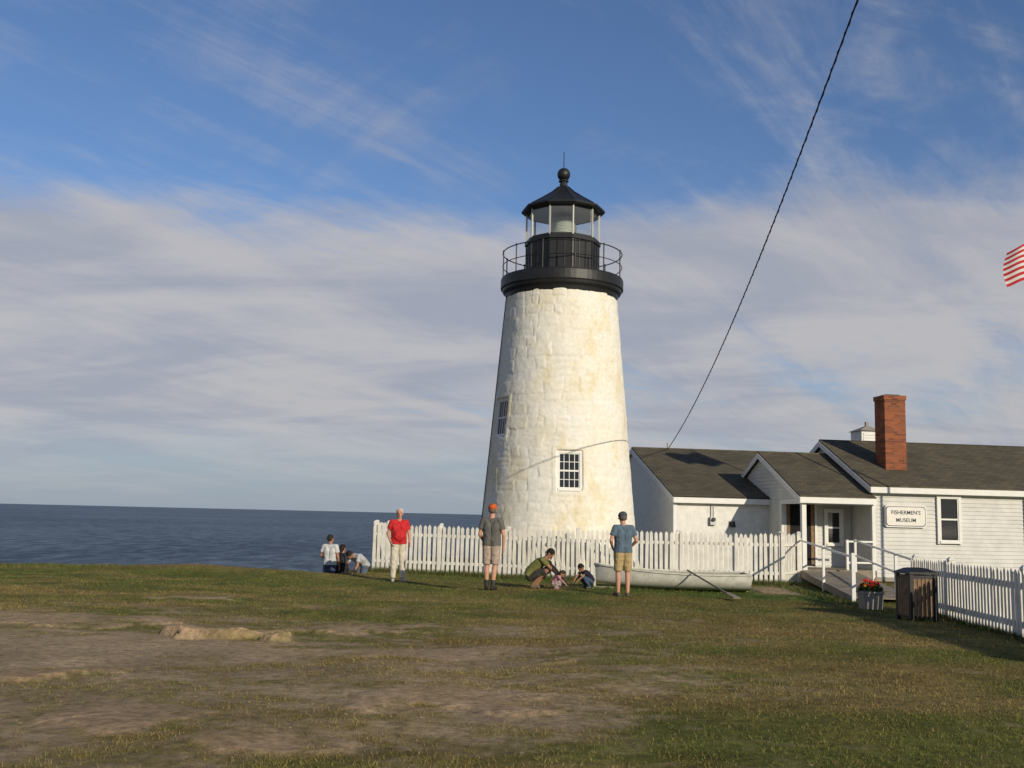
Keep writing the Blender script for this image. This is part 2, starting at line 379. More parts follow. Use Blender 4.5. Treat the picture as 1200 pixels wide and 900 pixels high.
idx=np.arange(NC*NR).reshape(NR,NC);nxt=np.roll(idx,-1,1)
F=np.stack([idx[:-1],nxt[:-1],nxt[1:],idx[1:]],-1).reshape(-1,4)
me=D.meshes.new('stone_tower');me.from_pydata(V.tolist(),[],F.tolist())
tm=D.materials.new('whitewashed_stone');tm.use_nodes=True;nt=tm.node_tree;b=nt.nodes['Principled BSDF'];b.inputs['Roughness'].default_value=.85;b.inputs['Specular IOR Level'].default_value=.2
tc=nt.nodes.new('ShaderNodeTexCoord')
na=nt.nodes.new('ShaderNodeTexNoise');na.inputs['Scale'].default_value=.9;na.inputs['Detail'].default_value=8;na.inputs['Roughness'].default_value=.68
mpp=nt.nodes.new('ShaderNodeMapping');mpp.inputs['Scale'].default_value=(1.3,1.3,.7);mpp.inputs['Location'].default_value=(.4,.2,.9);nt.links.new(tc.outputs['Object'],mpp.inputs[0]);nt.links.new(mpp.outputs[0],na.inputs['Vector'])
ra=nt.nodes.new('ShaderNodeValToRGB');e=ra.color_ramp.elements;e[0].position=.36;e[0].color=(.74,.73,.68,1);e[1].position=.52;e[1].color=(.74,.71,.61,1)
e2=e.new(.62);e2.color=(.70,.63,.46,1)
e2=e.new(.74);e2.color=(.62,.52,.34,1)
nt.links.new(na.outputs['Fac'],ra.inputs[0])
nb=nt.nodes.new('ShaderNodeTexNoise');nb.inputs['Scale'].default_value=9;nb.inputs['Detail'].default_value=8;nb.inputs['Roughness'].default_value=.7;nt.links.new(tc.outputs['Object'],nb.inputs['Vector'])
mr=nt.nodes.new('ShaderNodeMapRange');mr.inputs[1].default_value=.3;mr.inputs[2].default_value=.6;mr.inputs[3].default_value=.86;mr.inputs[4].default_value=1.04;nt.links.new(nb.outputs['Fac'],mr.inputs[0])
mx=nt.nodes.new('ShaderNodeMix');mx.data_type='RGBA';mx.blend_type='MULTIPLY';mx.inputs[0].default_value=1;nt.links.new(ra.outputs[0],mx.inputs[6]);nt.links.new(mr.outputs[0],mx.inputs[7])
nt.links.new(mx.outputs[2],b.inputs['Base Color'])
bp=nt.nodes.new('ShaderNodeBump');bp.inputs['Strength'].default_value=.4;bp.inputs['Distance'].default_value=.03;nt.links.new(nb.outputs['Fac'],bp.inputs['Height']);nt.links.new(bp.outputs[0],b.inputs['Normal'])
me.materials.append(tm);me.polygons.foreach_set('use_smooth',[True]*len(me.polygons));link(D.objects.new('stone_tower',me),lh)
for (a0,zc_,w,h_,_) in wins:
    r_=RT(zc_)-.12
    window('tower_window',lh,(math.cos(a0)*r_,math.sin(a0)*r_,zc_),(rad(-4.5),0,a0+math.pi/2),w,h_,4,4 if a0>-2 else 2,depth=.05)
b=B();K=M['black']
b.lathe([(1.60,8.16),(1.70,8.22),(1.74,8.36),(1.82,8.44),(1.84,8.52),(1.89,8.55),(1.89,8.82),(1.87,8.87),(1.0,8.88)],K,72)
b.done('gallery_deck',lh,smooth=False)
b=B();n=12
RZ=9.68
for i in range(n):
    a=2*math.pi*(i+.3)/n;x,y=math.cos(a)*1.84,math.sin(a)*1.84
    b.cyl((x,y,8.86),(x,y,RZ),.018,.018,K,8)
    b.cyl((x,y,RZ),(x,y,RZ+.04),.028,.02,K,8)
for z,r in((RZ,.017),(9.27,.013)):
    for i in range(60):
        a=2*math.pi*i/60;a2=2*math.pi*(i+1)/60
        b.cyl((math.cos(a)*1.84,math.sin(a)*1.84,z),(math.cos(a2)*1.84,math.sin(a2)*1.84,z),r,r,K,6)
b.done('gallery_railing',lh)
ph=rad(-90+13)
b=B();NS=10
b.lathe([(1.18,8.87),(1.18,8.97),(1.13,9.0),(1.13,9.93),(1.18,9.95),(1.18,10.06),(1.0,10.07)],K,NS,ph=ph)
for i in range(NS*3):
    a0=ph+2*math.pi*i/(NS*3);rr=1.13*math.cos(math.pi/NS)/math.cos(((a0-ph)%(2*math.pi/NS))-math.pi/NS)
    x,y=math.cos(a0),math.sin(a0);b.beam((x*rr,y*rr,9.0),(x*rr,y*rr,9.93),.035,.035,K,up=(x,y,0))
b.done('lantern_parapet',lh)
b=B();Wm=mat('mullion_paint',(.45,.45,.42),.5)
b2=B()
for i in range(NS):
    a0=ph+2*math.pi*i/NS;a1=ph+2*math.pi*(i+1)/NS
    p=[(math.cos(a)*1.11,math.sin(a)*1.11) for a in(a0,a1)]
    b2.poly([(*p[0],10.07),(*p[1],10.07),(*p[1],11.0),(*p[0],11.0)],[(0,1,2,3)],M['glass'])
    b.beam((math.cos(a0)*1.13,math.sin(a0)*1.13,10.06),(math.cos(a0)*1.13,math.sin(a0)*1.13,11.02),.04,.05,Wm,up=(math.cos(a0),math.sin(a0),0))
    b.beam((*[c*1.01 for c in p[0]],10.09),(*[c*1.01 for c in p[1]],10.09),.04,.05,K)
    b.beam((*[c*1.01 for c in p[0]],10.98),(*[c*1.01 for c in p[1]],10.98),.05,.06,K)
b.done('lantern_mullions',lh);b2.done('lantern_panes',lh,recalc=False)
b=B()
b.lathe([(1.05,10.98),(1.27,10.99),(1.31,11.03),(1.29,11.10),(1.18,11.14),(.74,11.42),(.42,11.64),(.20,11.84),(.13,11.88),(.11,12.02),(.16,12.04),(.16,12.07),(.05,12.07)],K,NS,ph=ph)
for i in range(NS):
    a=ph+2*math.pi*i/NS;c,s=math.cos(a),math.sin(a)
    pr=[(1.18,11.145),(.74,11.425),(.42,11.645),(.20,11.84)]
    for k in range(3): b.cyl((c*pr[k][0],s*pr[k][0],pr[k][1]),(c*pr[k+1][0],s*pr[k+1][0],pr[k+1][1]),.018,.018,K,6)
b.done('lantern_roof',lh)
b=B();b.lathe([(.001,10.99),(1.04,10.96),(1.06,10.95)],mat('lantern_ceiling_paint',(.5,.5,.47),.6),NS,ph=ph);b.lathe([(1.08,10.08),(.001,10.075)],mat('lantern_floor_paint',(.4,.4,.38),.6),NS,ph=ph);b.done('lantern_ceiling',lh)
b=B();b.lathe([(.001,12.04)]+[(.205*math.sin(t),12.27-.21*math.cos(t)) for t in np.linspace(.2,math.pi-.05,18)]+[(.015,12.50),(.012,13.0),(.001,13.02)],K,32)
b.done('ventilator_ball',lh,smooth=True)
b=B();pf=[(.001,10.08),(.18,10.08),(.18,10.14)]
for k in range(17):
    z=10.15+k*.044;r_=.40*math.sin(math.pi*(k+3.5)/23);pf+=[(r_,z),(r_+.03,z+.022)]
pf+=[(.001,10.92)];b.lathe(pf,M['lens'],32)
b.done('fresnel_lens',lh)
cv=D.curves.new('c','CURVE');cv.dimensions='3D';sp=cv.splines.new('POLY');pts=[]
a=rad(-90-78)
for z in np.linspace(8.3,0,20): 
    r_=RT(z)+.04;pts.append((math.cos(a)*r_,math.sin(a)*r_,z))
sp.points.add(len(pts)-1)
for i,p in enumerate(pts): sp.points[i].co=(*p,1)
cv.bevel_depth=.014;cv.materials.append(K);o=D.objects.new('lightning_conductor',cv);link(o,lh)

# ------------------------------------------------------------ museum building
P0=(10.58,30.0);al=rad(8)
hs=empty('museum_building',(P0[0],P0[1],0),al)
W=M['siding'];T=M['trim'];RF=M['roof']
def siding_t(b,s0,s1,z0,z1,t,cut=None,st=.115):
    z=z0
    while z<z1-.01:
        zz=min(z+st,z1);b.poly([(s0,t-.026,z),(s1,t-.026,z),(s1,t-.008,zz),(s0,t-.008,zz),(s0,t-.002,z),(s1,t-.002,z)],[(0,1,2,3),(4,5,1,0)],W);z+=st
def siding_s(b,t0,t1,z0,ze,tr,zr,s,st=.115):
    z=z0
    while z<zr-.05:
        zz=z+st
        def lim(zq):
            if zq<=ze: return t0,t1
            f=(zq-ze)/(zr-ze);return t0+(tr-t0)*f,t1+(tr-t1)*f
        a,c=lim(z);a2,c2=lim(min(zz,zr-.01));zz=min(zz,zr-.01)
        b.poly([(s-.026,a,z),(s-.026,c,z),(s-.008,c2,zz),(s-.008,a2,zz),(s-.002,a,z),(s-.002,c,z)],[(0,1,2,3),(4,5,1,0)],W);z+=st
def gable_block(b,s0,s1,t0,t1,ze,tr,zr,m=W,z0=0):
    pr=[(t0,z0),(t1,z0),(t1,ze),(tr,zr),(t0,ze)]
    vs=[(s0,t,z) for t,z in pr]+[(s1,t,z) for t,z in pr]
    b.poly(vs,[(0,1,2,3,4),(9,8,7,6,5)]+[(i,(i+1)%5,5+(i+1)%5,5+i) for i in range(5)],m)
def roof(name,s0,s1,t0,t1,ze,tr,zr,oh=.22,ohs=.15,th=.09):
    b=B();t=B()
    for (te,sg) in((t0,-1),(t1,1)):
        sl=(zr-ze)/(tr-te);to=te+sg*oh;zo=ze+sl*(to-te)
        lo=.02
        b.hexa([(s0-ohs,to,zo+lo),(s1,to,zo+lo),(s1,tr,zr+lo),(s0-ohs,tr,zr+lo)],[(s0-ohs,to,zo+lo+th),(s1,to,zo+lo+th),(s1,tr,zr+lo+th),(s0-ohs,tr,zr+lo+th)],RF)
        t.box(s0-ohs-.015,s1,min(to,to+sg*.025),max(to,to+sg*.025),zo-.09,zo+.075,T)
        t.hexa([(s0-ohs-.03,to,zo-.10),(s0-ohs-.002,to,zo-.10),(s0-ohs-.002,tr,zr-.10),(s0-ohs-.03,tr,zr-.10)],[(s0-ohs-.03,to,zo+.07),(s0-ohs-.002,to,zo+.07),(s0-ohs-.002,tr,zr+.07),(s0-ohs-.03,tr,zr+.07)],T)
        t.box(s0-ohs,s1,min(te,to),max(te,to),zo-.02,zo-.005,T)
    b.cyl((s0-ohs,tr,zr+.10),(s1,tr,zr+.10),.04,.04,RF,8)
    b.done(name,hs);t.done(name+'_trim',hs)
b=B();gable_block(b,0,15,0,6.3,2.70,3.15,4.15);siding_t(b,.06,15,.12,2.62,0);siding_s(b,.06,6.2,.12,2.7,3.15,4.15,0)
b.box(-.04,.06,-.045,.06,0,2.62,T);b.box(.06,15,-.04,-.03,2.50,2.64,T);b.box(.0,15,-.03,-.001,0,.12,M['concrete'])
b.done('main_walls',hs);roof('main_roof',0,15,0,6.3,2.73,3.15,4.18)
b=B()
e0,e1=-2.24,0
b.box(e0,-.03,1.30,5.8,0,2.30,W)
b.poly([(e0,-.19,2.30),(e0,5.8,2.30),(e0,2.8,3.66),(e0+.06,-.19,2.30),(e0+.06,5.8,2.30),(e0+.06,2.8,3.66)],[(0,1,2),(5,4,3),(0,1,4,3),(1,2,5,4),(2,0,3,5)],W)
siding_s(b,-.15,5.8,2.32,2.32,2.8,3.64,e0)
siding_s(b,1.36,5.8,.12,9,2.8,2.28,e0)
siding_t(b,e0+.06,-.03,.36,2.25,1.30)
b.box(e0-.035,e0+.09,1.22,1.36,0,2.29,T)
b.box(e0-.035,.0,-.24,-.10,2.16,2.33,T)
b.box(e0-.036,e0+.10,-.10,1.22,2.17,2.31,T)
b.box(e0,-.03,-.1,1.3,2.31,2.34,T)
b.box(e0-.03,e0+.10,-.24,-.11,.3,2.16,T)
b.box(e0-.04,e0+.11,-.25,-.10,.3,.45,T)
b.done('entry_walls',hs);roof('entry_roof',e0,-.05,-.19,5.8,2.35,2.8,3.71,oh=.15,ohs=.12)
b=B();b.box(-2.12,-1.22,1.255,1.27,.36,2.2,M['dark']);b.box(-2.19,-2.12,1.22,1.28,.36,2.28,T);b.box(-1.22,-1.15,1.22,1.28,.36,2.28,T);b.box(-2.12,-1.22,1.22,1.28,2.2,2.28,T)
b.box(-2.10,-2.0,1.235,1.252,.4,2.17,M['binwood']);b.box(-1.34,-1.24,1.235,1.252,.4,2.17,M['binwood']);b.done('porch_door',hs)
window('porch_window',hs,(-.62,1.25,1.5),(0,0,0),.42,.95,1,2)
b=B()
for i in range(15): 
    t=-.22+i*.102;b.box(e0-.05,0-.03,t,t+.092,.28,.315,M['wood'])
b.box(e0-.05,-.03,-.24,-.22,.0,.31,M['wood']);b.box(e0-.07,e0-.05,-.24,1.3,.0,.31,M['wood']);b.done('porch_deck',hs)
b=B()
for z in(1.1,.5): b.box(-.9,-.05,-.19,-.155,z,z+.05,T)
b.box(-.93,-.86,-.21,-.14,.3,1.17,T)
b.done('porch_rail',hs)
l0=-5.28
b=B();gable_block(b,l0,0,2.26,12,2.27,7.14,3.98,m=M['white']);b.box(l0-.03,l0+.08,2.22,2.34,0,2.2,T);b.done('link_walls',hs)
roof('link_roof',l0,-.1,2.26,12,2.30,7.14,4.02,oh=.18,ohs=.06)
b=B();b.box(-4.16,-3.98,2.14,2.258,1.50,1.74,M['metal']);b.cyl((-4.07,2.16,1.74),(-4.07,2.16,2.2),.02,.02,M['metal'],8);b.cyl((-4.07,2.135,1.66),(-4.07,2.08,1.66),.065,.055,M['black'],16);b.done('electric_meter',hs)
b=B();b.box(-3.52,-3.36,2.20,2.258,1.46,1.62,M['black']);b.cyl((-3.44,2.15,1.60),(-3.44,2.15,1.44),.05,.08,M['black'],12);b.box(-3.46,-3.42,2.15,2.21,1.56,1.6,M['black']);b.done('wall_lamp',hs)
window('house_window',hs,(2.35,-.045,1.82),(0,0,0),.58,1.26,1,2,depth=.045)
window('house_window',hs,(5.15,-.045,1.82),(0,0,0),.58,1.26,1,2,depth=.045)
window('house_window',hs,(8.6,-.045,1.82),(0,0,0),.58,1.26,1,2,depth=.045)
b=B();s0,t0=.95,.95
b.box(s0,s0+.68,t0,t0+.62,2.7,5.42,M['brick']);b.box(s0-.025,s0+.705,t0-.025,t0+.645,5.42,5.56,M['brick']);b.box(s0+.12,s0+.56,t0+.12,t0+.5,5.56,5.60,M['dark'])
b.box(s0-.03,s0+.71,t0-.03,t0+.65,3.02,3.22,M['metal']);b.done('brick_chimney',hs)
b=B();b.box(2.35,3.15,5.2,6.0,3.2,4.85,M['white']);b.hexa([(2.27,5.12,4.85),(3.23,5.12,4.85),(3.23,6.08,4.85),(2.27,6.08,4.85)],[(2.7,5.55,5.05),(2.8,5.55,5.05),(2.8,5.65,5.05),(2.7,5.65,5.05)],M['concrete'])
b.box(2.70,2.80,5.55,5.65,5.05,5.2,M['concrete'])
for k in range(8): b.box(2.42,3.08,5.18,5.199,4.0+k*.1,4.06+k*.1,T)
b.done('roof_cupola',hs)
sg=empty('museum_sign',(0,0,0))
def hw(s,t,z): return (P0[0]+s*math.cos(al)-t*math.sin(al),P0[1]+s*math.sin(al)+t*math.cos(al),z)
sg.location=hw(.97,-.10,1.88);sg.rotation_euler=(0,0,al)
def rrect(w,h,c,n=6):
    p=[]
    for cx,cz,a0 in((w/2-c,h/2-c,0),(-w/2+c,h/2-c,90),(-w/2+c,-h/2+c,180),(w/2-c,-h/2+c,270)):
        for i in range(n+1): a=rad(a0+90*i/n);p.append((cx+c*math.cos(a),cz+c*math.sin(a)))
    return p
dk=mat('sign_lettering',(.03,.035,.05),.6);sb=mat('sign_board_paint',(.74,.72,.66),.6,var=.1,vscale=5)
b=B()
for w,h,y0,y1,m in((1.30,.64,0,.05,T),(1.23,.57,-.006,0.001,dk),(1.195,.535,-.010,-.005,sb)):
    p=rrect(w,h,.09);n=len(p);b.poly([(x,y0,z) for x,z in p]+[(x,y1,z) for x,z in p],[tuple(range(n)),tuple(range(n,2*n))[::-1]]+[(i,(i+1)%n,n+(i+1)%n,n+i) for i in range(n)],m)
b.done('board',sg)
for txt,z in(("FISHERMEN'S",.105),("MUSEUM",-.115)):
    cu=D.curves.new('t','FONT');cu.body=txt;cu.size=.158;cu.align_x='CENTER';cu.align_y='CENTER';cu.extrude=.002;cu.offset=.001;cu.space_character=1.02
    cu.materials.append(dk);o=D.objects.new('lettering',cu);link(o,sg);o.location=(0,-.014,z);o.rotation_euler=(rad(90),0,0)

# ------------------------------------------------------------ fences
def fence(name,pts,h,sp=.14,w=.078,posts=2.3):
    b=B();m=M['fence'];rs=random.Random(len(pts)+int(h*10))
    for (a,c) in zip(pts[:-1],pts[1:]):
        a=Vector((*a,0));c=Vector((*c,0));d=c-a;L=d.length;d.normalize();nrm=Vector((d.y,-d.x,0))
        if nrm.y>0 and abs(d.x)>abs(d.y): nrm=-nrm
        if abs(d.y)>=abs(d.x) and nrm.x>0: nrm=-nrm
        k=int(L/sp)
        for i in range(k+1):
            p=a+d*(i*L/k)+nrm*.03;z=hz(p.x,p.y);hh=h+rs.uniform(-.022,.022);ti=rs.uniform(-.018,.018)
            u=d*(w/2);t=nrm*.011;zt=z+hh
            pr=[(-1,z+.03),(1,z+.03),(1,zt-.06),(0,zt),(-1,zt-.06)]
            sh=lambda zz:d*(ti*(zz-z)/hh)
            vs=[p+u*s+t+sh(zz)+Vector((0,0,zz)) for s,zz in pr]+[p+u*s-t+sh(zz)+Vector((0,0,zz)) for s,zz in pr]
            b.poly(vs,[(0,1,2,3,4),(9,8,7,6,5)]+[(q,(q+1)%5,5+(q+1)%5,5+q) for q in range(5)],m)
        za,zb=hz(a.x,a.y),hz(c.x,c.y)
        for f in(.22,.78): b.beam(a+Vector((0,0,za+h*f)),c+Vector((0,0,zb+h*f)),.035,.08,m)
        kp=max(1,round(L/posts))
        for i in range(kp+1):
            p=a+d*(i*L/kp)-nrm*.05;z=hz(p.x,p.y);b.box(p.x-.05,p.x+.05,p.y-.05,p.y+.05,z-.1,z+h+.02,m)
            b.hexa([(p.x-.065,p.y-.065,z+h+.02),(p.x+.065,p.y-.065,z+h+.02),(p.x+.065,p.y+.065,z+h+.02),(p.x-.065,p.y+.065,z+h+.02)],[(p.x-.02,p.y-.02,z+h+.07),(p.x+.02,p.y-.02,z+h+.07),(p.x+.02,p.y+.02,z+h+.07),(p.x-.02,p.y+.02,z+h+.07)],m)
    return b.done(name)
fence('picket_fence',[(-3.78,29.3),(1.9,28.2),(7.3,27.75),(8.05,28.9)],1.34,sp=.132,w=.084)
fence('picket_fence',[(-3.78,29.4),(-3.55,36)],1.36)
fence('picket_fence',[(8.05,20.6),(7.85,18.5),(7.72,15.6),(7.72,11)],1.02,sp=.122,w=.078,posts=2.2)

# ------------------------------------------------------------ ramp with handrails
b=B();A0=Vector((8.15,28.9,.30));A1=Vector((7.45,22.4,.08));Bq0=Vector((9.75,29.1,.30));Bq1=Vector((8.75,22.2,.08))
n=56
for i in range(n):
    f=i/n;g=(i+.9)/n
    p=[A0.lerp(A1,f),Bq0.lerp(Bq1,f),Bq0.lerp(Bq1,g),A0.lerp(A1,g)]
    b.hexa([q-Vector((0,0,.035)) for q in p],p,M['wood'])
b.beam(A0-Vector((0,0,.09)),A1-Vector((0,0,.09)),.05,.14,M['wood']);b.beam(Bq0-Vector((0,0,.09)),Bq1-Vector((0,0,.09)),.05,.14,M['wood'])
b.done('wooden_ramp')
b=B()
for (p,q,n,zs) in((A0,A1,2,(.84,)),(Bq0,Vector((8.3,20.7,.02)),3,(.86,.45))):
    for i in range(n+1):
        c=p.lerp(q,i/n);k=.04 if i==n else .03
        b.box(c.x-k,c.x+k,c.y-k,c.y+k,c.z-.35,c.z+.89+(.04 if i==n else 0),T)
    for z in zs: b.beam(p+Vector((0,0,z)),q+Vector((0,0,z)),.03,.045,T)
b.done('ramp_handrail')

# ------------------------------------------------------------ planter with geraniums
px,py=7.08,20.3;pz=hz(px,py)
pl=empty('flower_planter',(px,py,pz))
b=B();b.hexa([(-.17,-.17,0),(.17,-.17,0),(.17,.17,0),(-.17,.17,0)],[(-.2,-.2,.33),(.2,-.2,.33),(.2,.2,.33),(-.2,.2,.33)],M['concrete']);b.box(-.215,.215,-.215,.215,.30,.345,M['concrete']);b.done('pot',pl,bevel=.008)
lf=mat('leaf_green',(.05,.10,.02),.6,var=.4,vscale=20);fl=mat('geranium_red',(.6,.02,.02),.6);fl2=mat('marigold',(.7,.25,.02),.6)
b=B();rs=random.Random(5)
for i in range(520):
    a=rs.uniform(0,6.28);r=.23*rs.random()**.5;x,y=math.cos(a)*r,math.sin(a)*r;z=.34+rs.uniform(0,.2)*(1.2-r*3)
    s=rs.uniform(.015,.03);n=Vector((rs.uniform(-1,1),rs.uniform(-1,1),rs.uniform(.1,1))).normalized();u=n.orthogonal().normalized()*s;v=n.cross(u)
    c=Vector((x,y,z));b.poly([c-u,c-v*.8,c+u,c+v*.8],[(0,1,2,3)],lf)
for i in range(20):
    a=rs.uniform(0,6.28);r=.19*rs.random()**.5;c0=Vector((math.cos(a)*r,math.sin(a)*r,.45+rs.uniform(0,.12)));m=fl if rs.random()<.75 else fl2
    for k in range(22):
        n=Vector((rs.gauss(0,1),rs.gauss(0,1),rs.gauss(0,1))).normalized();c=c0+n*.032;u=n.orthogonal().normalized()*.015;v=n.cross(u);b.poly([c-u,c-v,c+u,c+v],[(0,1,2,3)],m)
b.done('geraniums',pl,recalc=False)

# ------------------------------------------------------------ litter bin
bx,by=7.15,18.2;bn=empty('litter_bin',(bx,by,hz(bx,by)),rad(8))
b=B();hw_=.22
for sx in(-1,1):
    for sy in(-1,1): b.box(sx*hw_-.03,sx*hw_+.03,sy*hw_-.03,sy*hw_+.03,0,.8,M['black'])
for z in(.06,.72):
    for s in(-1,1):
        b.box(-hw_+.03,hw_-.03,s*hw_-.02,s*hw_+.02,z,z+.06,M['black']);b.box(s*hw_-.02,s*hw_+.02,-hw_+.03,hw_-.03,z,z+.06,M['black'])
b.box(-hw_+.04,hw_-.04,-hw_+.04,hw_-.04,.05,.74,M['dark'])
for i in range(5):
    x=-hw_+.035+i*.074
    for s in(-1,1):
        b.box(x,x+.06,s*(hw_+.021)-.01,s*(hw_+.021)+.01,.09,.72,M['binwood']);b.box(s*(hw_+.021)-.01,s*(hw_+.021)+.01,x,x+.06,.09,.72,M['binwood'])
b.done('slatted_body',bn)
b=B();b.hexa([(-.27,-.27,.80),(.27,-.27,.80),(.27,.27,.80),(-.27,.27,.80)],[(-.27,-.27,.84),(.27,-.27,.84),(.27,.27,.84),(-.27,.27,.84)],M['black'])
b.hexa([(-.25,-.25,.84),(.25,-.25,.84),(.25,.25,.84),(-.25,.25,.84)],[(-.14,-.14,.90),(.14,-.14,.90),(.14,.14,.90),(-.14,.14,.90)],M['black']);b.box(-.11,.11,-.11,.11,.901,.905,M['dark'])
b.done('lid',bn,bevel=.01)

# ------------------------------------------------------------ rowing boat
bo=empty('rowing_boat',(3.88,24.7,hz(3.9,24.7)),rad(-3))
hull=mat('boat_white',(.62,.61,.54),.5,var=.28,vscale=6);inn=mat('boat_inside',(.35,.34,.27),.8,var=.3,vscale=6)
NSn=30;L=3.6
def station(f):
    x=-L/2+L*f;bw=.62*math.sin(math.pi*min(1,(f**.75)*.62+.0))**.8 if f>0 else .0
    bw=max(bw,.012);sheer=.38+.20*(1-f)**2.6+.05*f**3;keel=.03+.14*(1-f)**6
    return x,bw,sheer,keel
def ring(f,ins):
    x,bw,sh,k=station(f);bw=max(.004,bw-ins);k+=ins;P=[]
    for j in range(17):
        t=j/16*2-1;a=abs(t);yy=math.copysign(bw*(1-(1-a)**1.9),t);z=k+(sh-k)*a**2.3;P.append((x,yy,z))
    return P
b=B();fs=[]
for ins,m in((0,hull),(.025,inn)):
    vs=[];fs=[]
    for i in range(NSn+1): vs+=ring(i/NSn,ins)
    for i in range(NSn):
        for j in range(16): q=i*17+j;fs.append((q,q+1,q+18,q+17) if ins==0 else (q+17,q+18,q+1,q))
    b.poly(vs,fs,m)
r0=ring(1,0);b.poly(r0,[tuple(range(17))],hull);b.poly([(x-.03,y,z) for x,y,z in ring(1,.02)],[tuple(range(17))],inn)
b.done('hull',bo,recalc=False,smooth=True)
b=B()
for sd in(0,16):
    for i in range(NSn):
        p=ring(i/NSn,0)[sd];q_=ring((i+1)/NSn,0)[sd];b.beam(p,q_,.05,.035,hull)
for f in(.28,.55,.85):
    x,bw,sh,k=station(f);b.box(x-.11,x+.11,-bw*.88,bw*.88,sh-.13,sh-.105,M['wood'])
b.beam((-L/2,0,.04),(-L/2-.03,0,.63),.04,.05,hull,up=(1,0,0));b.beam((-L/2,0,.02),(L/2,0,.02),.04,.05,hull)
b.done('gunwale_and_thwarts',bo)
b=B();b.cyl((4.2,24.3,.47),(4.68,22.1,.10),.02,.022,M['wood'],8);b.hexa([(4.63,22.25,.10),(4.76,22.27,.10),(4.87,21.75,.03),(4.72,21.72,.03)],[(4.63,22.25,.125),(4.76,22.27,.125),(4.87,21.75,.055),(4.72,21.72,.055)],M['wood']);b.done('oar')

# ------------------------------------------------------------ overhead cable
ctrl=[(36.6,4.10),(28.4,4.93),(22.9,5.77),(18.3,6.63),(12,8.12),(5,10.3),(-6,14.6)]
cy=[c[0] for c in ctrl][::-1];cz=[c[1] for c in ctrl][::-1]
pf=np.polyfit(cy,cz,3)
cab=B();ys=np.linspace(36.6,-6,240);pp=[]
for y in ys: pp.append(Vector((5.6-(36.5-y)*.0571,y,float(np.polyval(pf,y)))))
for i in range(len(pp)-1):
    cab.cyl(pp[i],pp[i+1],.012,.012,M['cable'],6)
prev=None
for i,k in enumerate(np.arange(0,239,.25)):
    p=pp[int(k)].lerp(pp[min(int(k)+1,239)],k-int(k));a=i*.8;q_=p+Vector((math.cos(a)*.012,0,math.sin(a)*.012))
    if prev is not None: cab.cyl(prev,q_,.007,.007,M['cable'],4)
    prev=q_
cab.done('overhead_cable')
b=B();b.cyl((5.62,36.6,3.9),(5.62,36.6,4.35),.03,.03,M['metal'],8);b.box(5.55,5.69,36.53,36.67,4.06,4.16,M['metal']);b.done('service_mast')

# ------------------------------------------------------------ flag
fg=empty('flagpole_with_flag',(14.1,25.2,0))
b=B();b.cyl((0,0,0),(0,0,9.0),.05,.03,T,16);b.lathe([(.001,8.98)]+[(.06*math.sin(t),9.05-.06*math.cos(t)) for t in np.linspace(.3,3,8)]+[(.001,9.11)],mat('brass',(.5,.35,.1),.4,metal=.8),16);b.done('pole',fg)
red=mat('flag_red',(.55,.03,.04),.8);wh=mat('flag_white',(.75,.75,.73),.8);blu=mat('flag_blue',(.03,.04,.16),.8)
b=B();FW,FH=1.75,.98;nu=52
def fp(u,v):
    x=-u*FW*.93-.10*u*math.sin(v*3.0);return Vector((x,.12*math.sin(u*7+v*1.2)+.05*math.sin(u*13),8.85-v*FH-u*.25-.06*math.sin(u*6)+.05*math.sin(u*11)+.10*u*u*(v-.3)))
for r_ in range(13):
    for sub in range(2):
        v0=(r_+sub/2)/13;v1=(r_+(sub+1)/2)/13
        for i in range(nu):
            u0,u1=i/nu,(i+1)/nu;m=blu if (u0<.4 and r_<7) else (red if r_%2==0 else wh)
            b.poly([fp(u0,v0),fp(u0,v1),fp(u1,v1),fp(u1,v0)],[(0,1,2,3)],m)
for r_ in range(9):
    for c_ in range(6 if r_%2==0 else 5):
        u=(.4/12)*(1+2*c_+(r_%2));v=(7/13)/10*(r_+1);c=fp(u,v)
        for sg_ in(-1,1):
            st=[c+Vector((math.cos(k*math.pi/5+math.pi/2)*(.024 if k%2==0 else .010),sg_*.012,math.sin(k*math.pi/5+math.pi/2)*(.024 if k%2==0 else .010))) for k in range(10)]
            b.poly(st,[tuple(range(10))],wh)
b.done('flag',fg,recalc=False)

